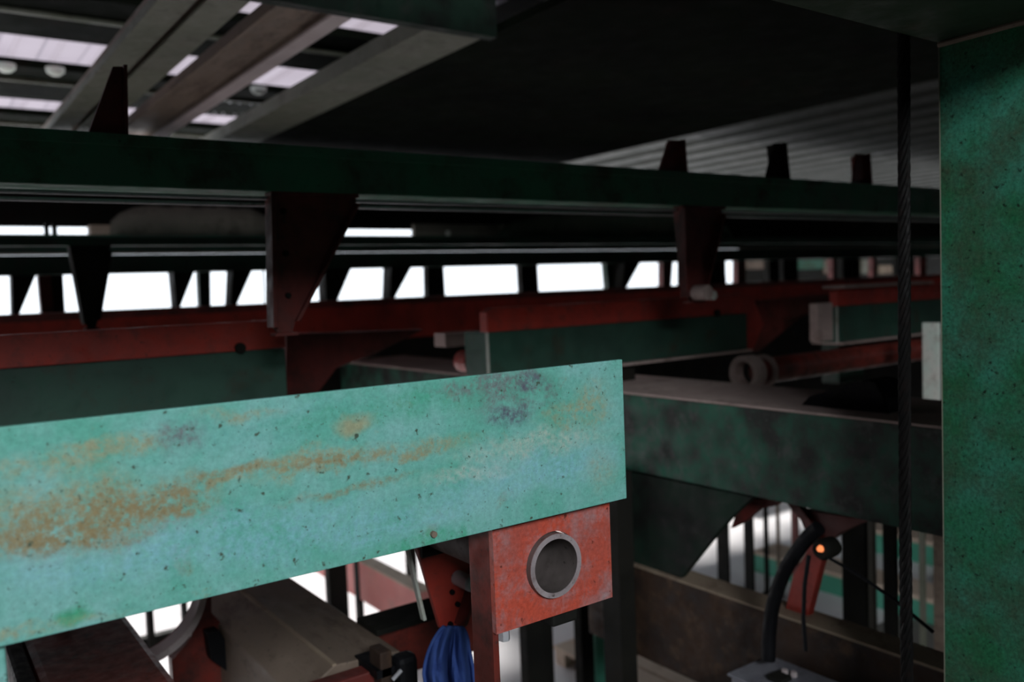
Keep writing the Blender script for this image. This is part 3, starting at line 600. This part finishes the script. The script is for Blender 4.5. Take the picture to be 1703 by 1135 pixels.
B(x0, x0+.012, 1.162, 1.225, GZ, -.37).build('side_plate', MRED, t, .001)
B(.90, .96, 1.17, 1.24, -.60, -.545).build('boss', DARK, t, .006)
MB().tube([(x0+.02,1.158,-.585),(x0+.02,1.158,-.568)], .010, 6).build('nut', GALV, t)
B(x0-.03, x0+.06, 1.14, 1.26, GZ, GZ+.012).build('foot_plate', DRED, t)

# ------------------------------------------------------------------ front teal beam
t = thing('teal_beam', 'large worn turquoise green beam with rust stains in the foreground', 'beam', (.5, 1.118, -.3826))
B(-.9, 1.0375, 1.118, 1.128, -.3826, -.1335).build('web', TEAL, t, .0015)
B(-.9, 1.03, 1.128, 1.30, -.3826, -.3726).build('bottom_flange', TEAL, t, .001)
c = W(730,897,1,1.1); MB().tube([(c.x,1.118,c.z+.004),(c.x,1.112,c.z+.004)], .005, 8).build('screw', BROWN, t)
tag(B(-.02, .078, 1.14, 1.21, GZ, -.383).build('teal_post', TEAL, None, .003), 'greenish post at the extreme left edge holding up the teal beam', 'post')

# ------------------------------------------------------------------ overhead beam, column, rope, pale post
t = thing('overhead_beam', 'dark green beam overhead at the top right corner', 'beam', (.8, .6, .4755))
B(-1.5, 4.2, .48, .955, .4755, .487).build('bottom_flange', OLGRN, t, .001); B(-1.5, 4.2, .71, .725, .487, 1.25).build('web', DGREEN, t); B(-1.5, 4.2, .48, .955, 1.25, 1.262).build('top_flange', DGREEN, t)  # unseen web height and length shaped to shade the beams behind
t = thing('column', 'tall speckled green steel column at the right edge', 'column', (1.9, .7, GZ))
B(1.80, 1.812, .25, .950, GZ, .470).build('front_plate', COLG, t, .0015); B(1.798, 1.80, .949, .9505, GZ, .466).build('highlight_edge', OLIVE, t); B(1.812, 2.05, .930, .942, GZ, .470).build('web', COLG, t); B(1.812, 2.05, .30, .312, GZ, .470).build('web', COLG, t)  # thin pale strip paints the highlight on the column's left edge
MB().tube([(1.798,.25,.468),(1.797,.4,.470),(1.798,.6,.469),(1.797,.8,.471),(1.798,.95,.469)], .006, 8).build('weld_seam', BROWN, t, smooth=True)
rope = MB(); rx, ry = 1.752, 1.004
for k in range(6):
    pts = []
    n = 300
    for i in range(n+1):
        z = GZ + (1.0-GZ)*i/n; a = z*38 + k*math.pi/3
        wob = .003*math.sin(z*2.2)
        pts.append((rx+wob+.0082*math.cos(a), ry-wob+.0082*math.sin(a), z))
    rope.tube(pts, .0052, 6)
tag(rope.build('wire_rope', ROPE, smooth=True), 'thick black twisted wire rope hanging just left of the green column', 'rope')
t = thing('pale_post', 'narrow pale whitish green post seen just left of the column', 'post', (3.61, W(1548,620,0,3.6).y, GZ))
B(3.6, 3.62, W(1561,620,0,3.6).y, W(1534,620,0,3.6).y, -.95, W(1548,537,0,3.6).z).build('sleeve', WHITEP, t, .003)
B(3.605, 3.615, W(1566,620,0,3.6).y, W(1548,620,0,3.6).y, GZ, -.95).build('shaft', BROWN, t)
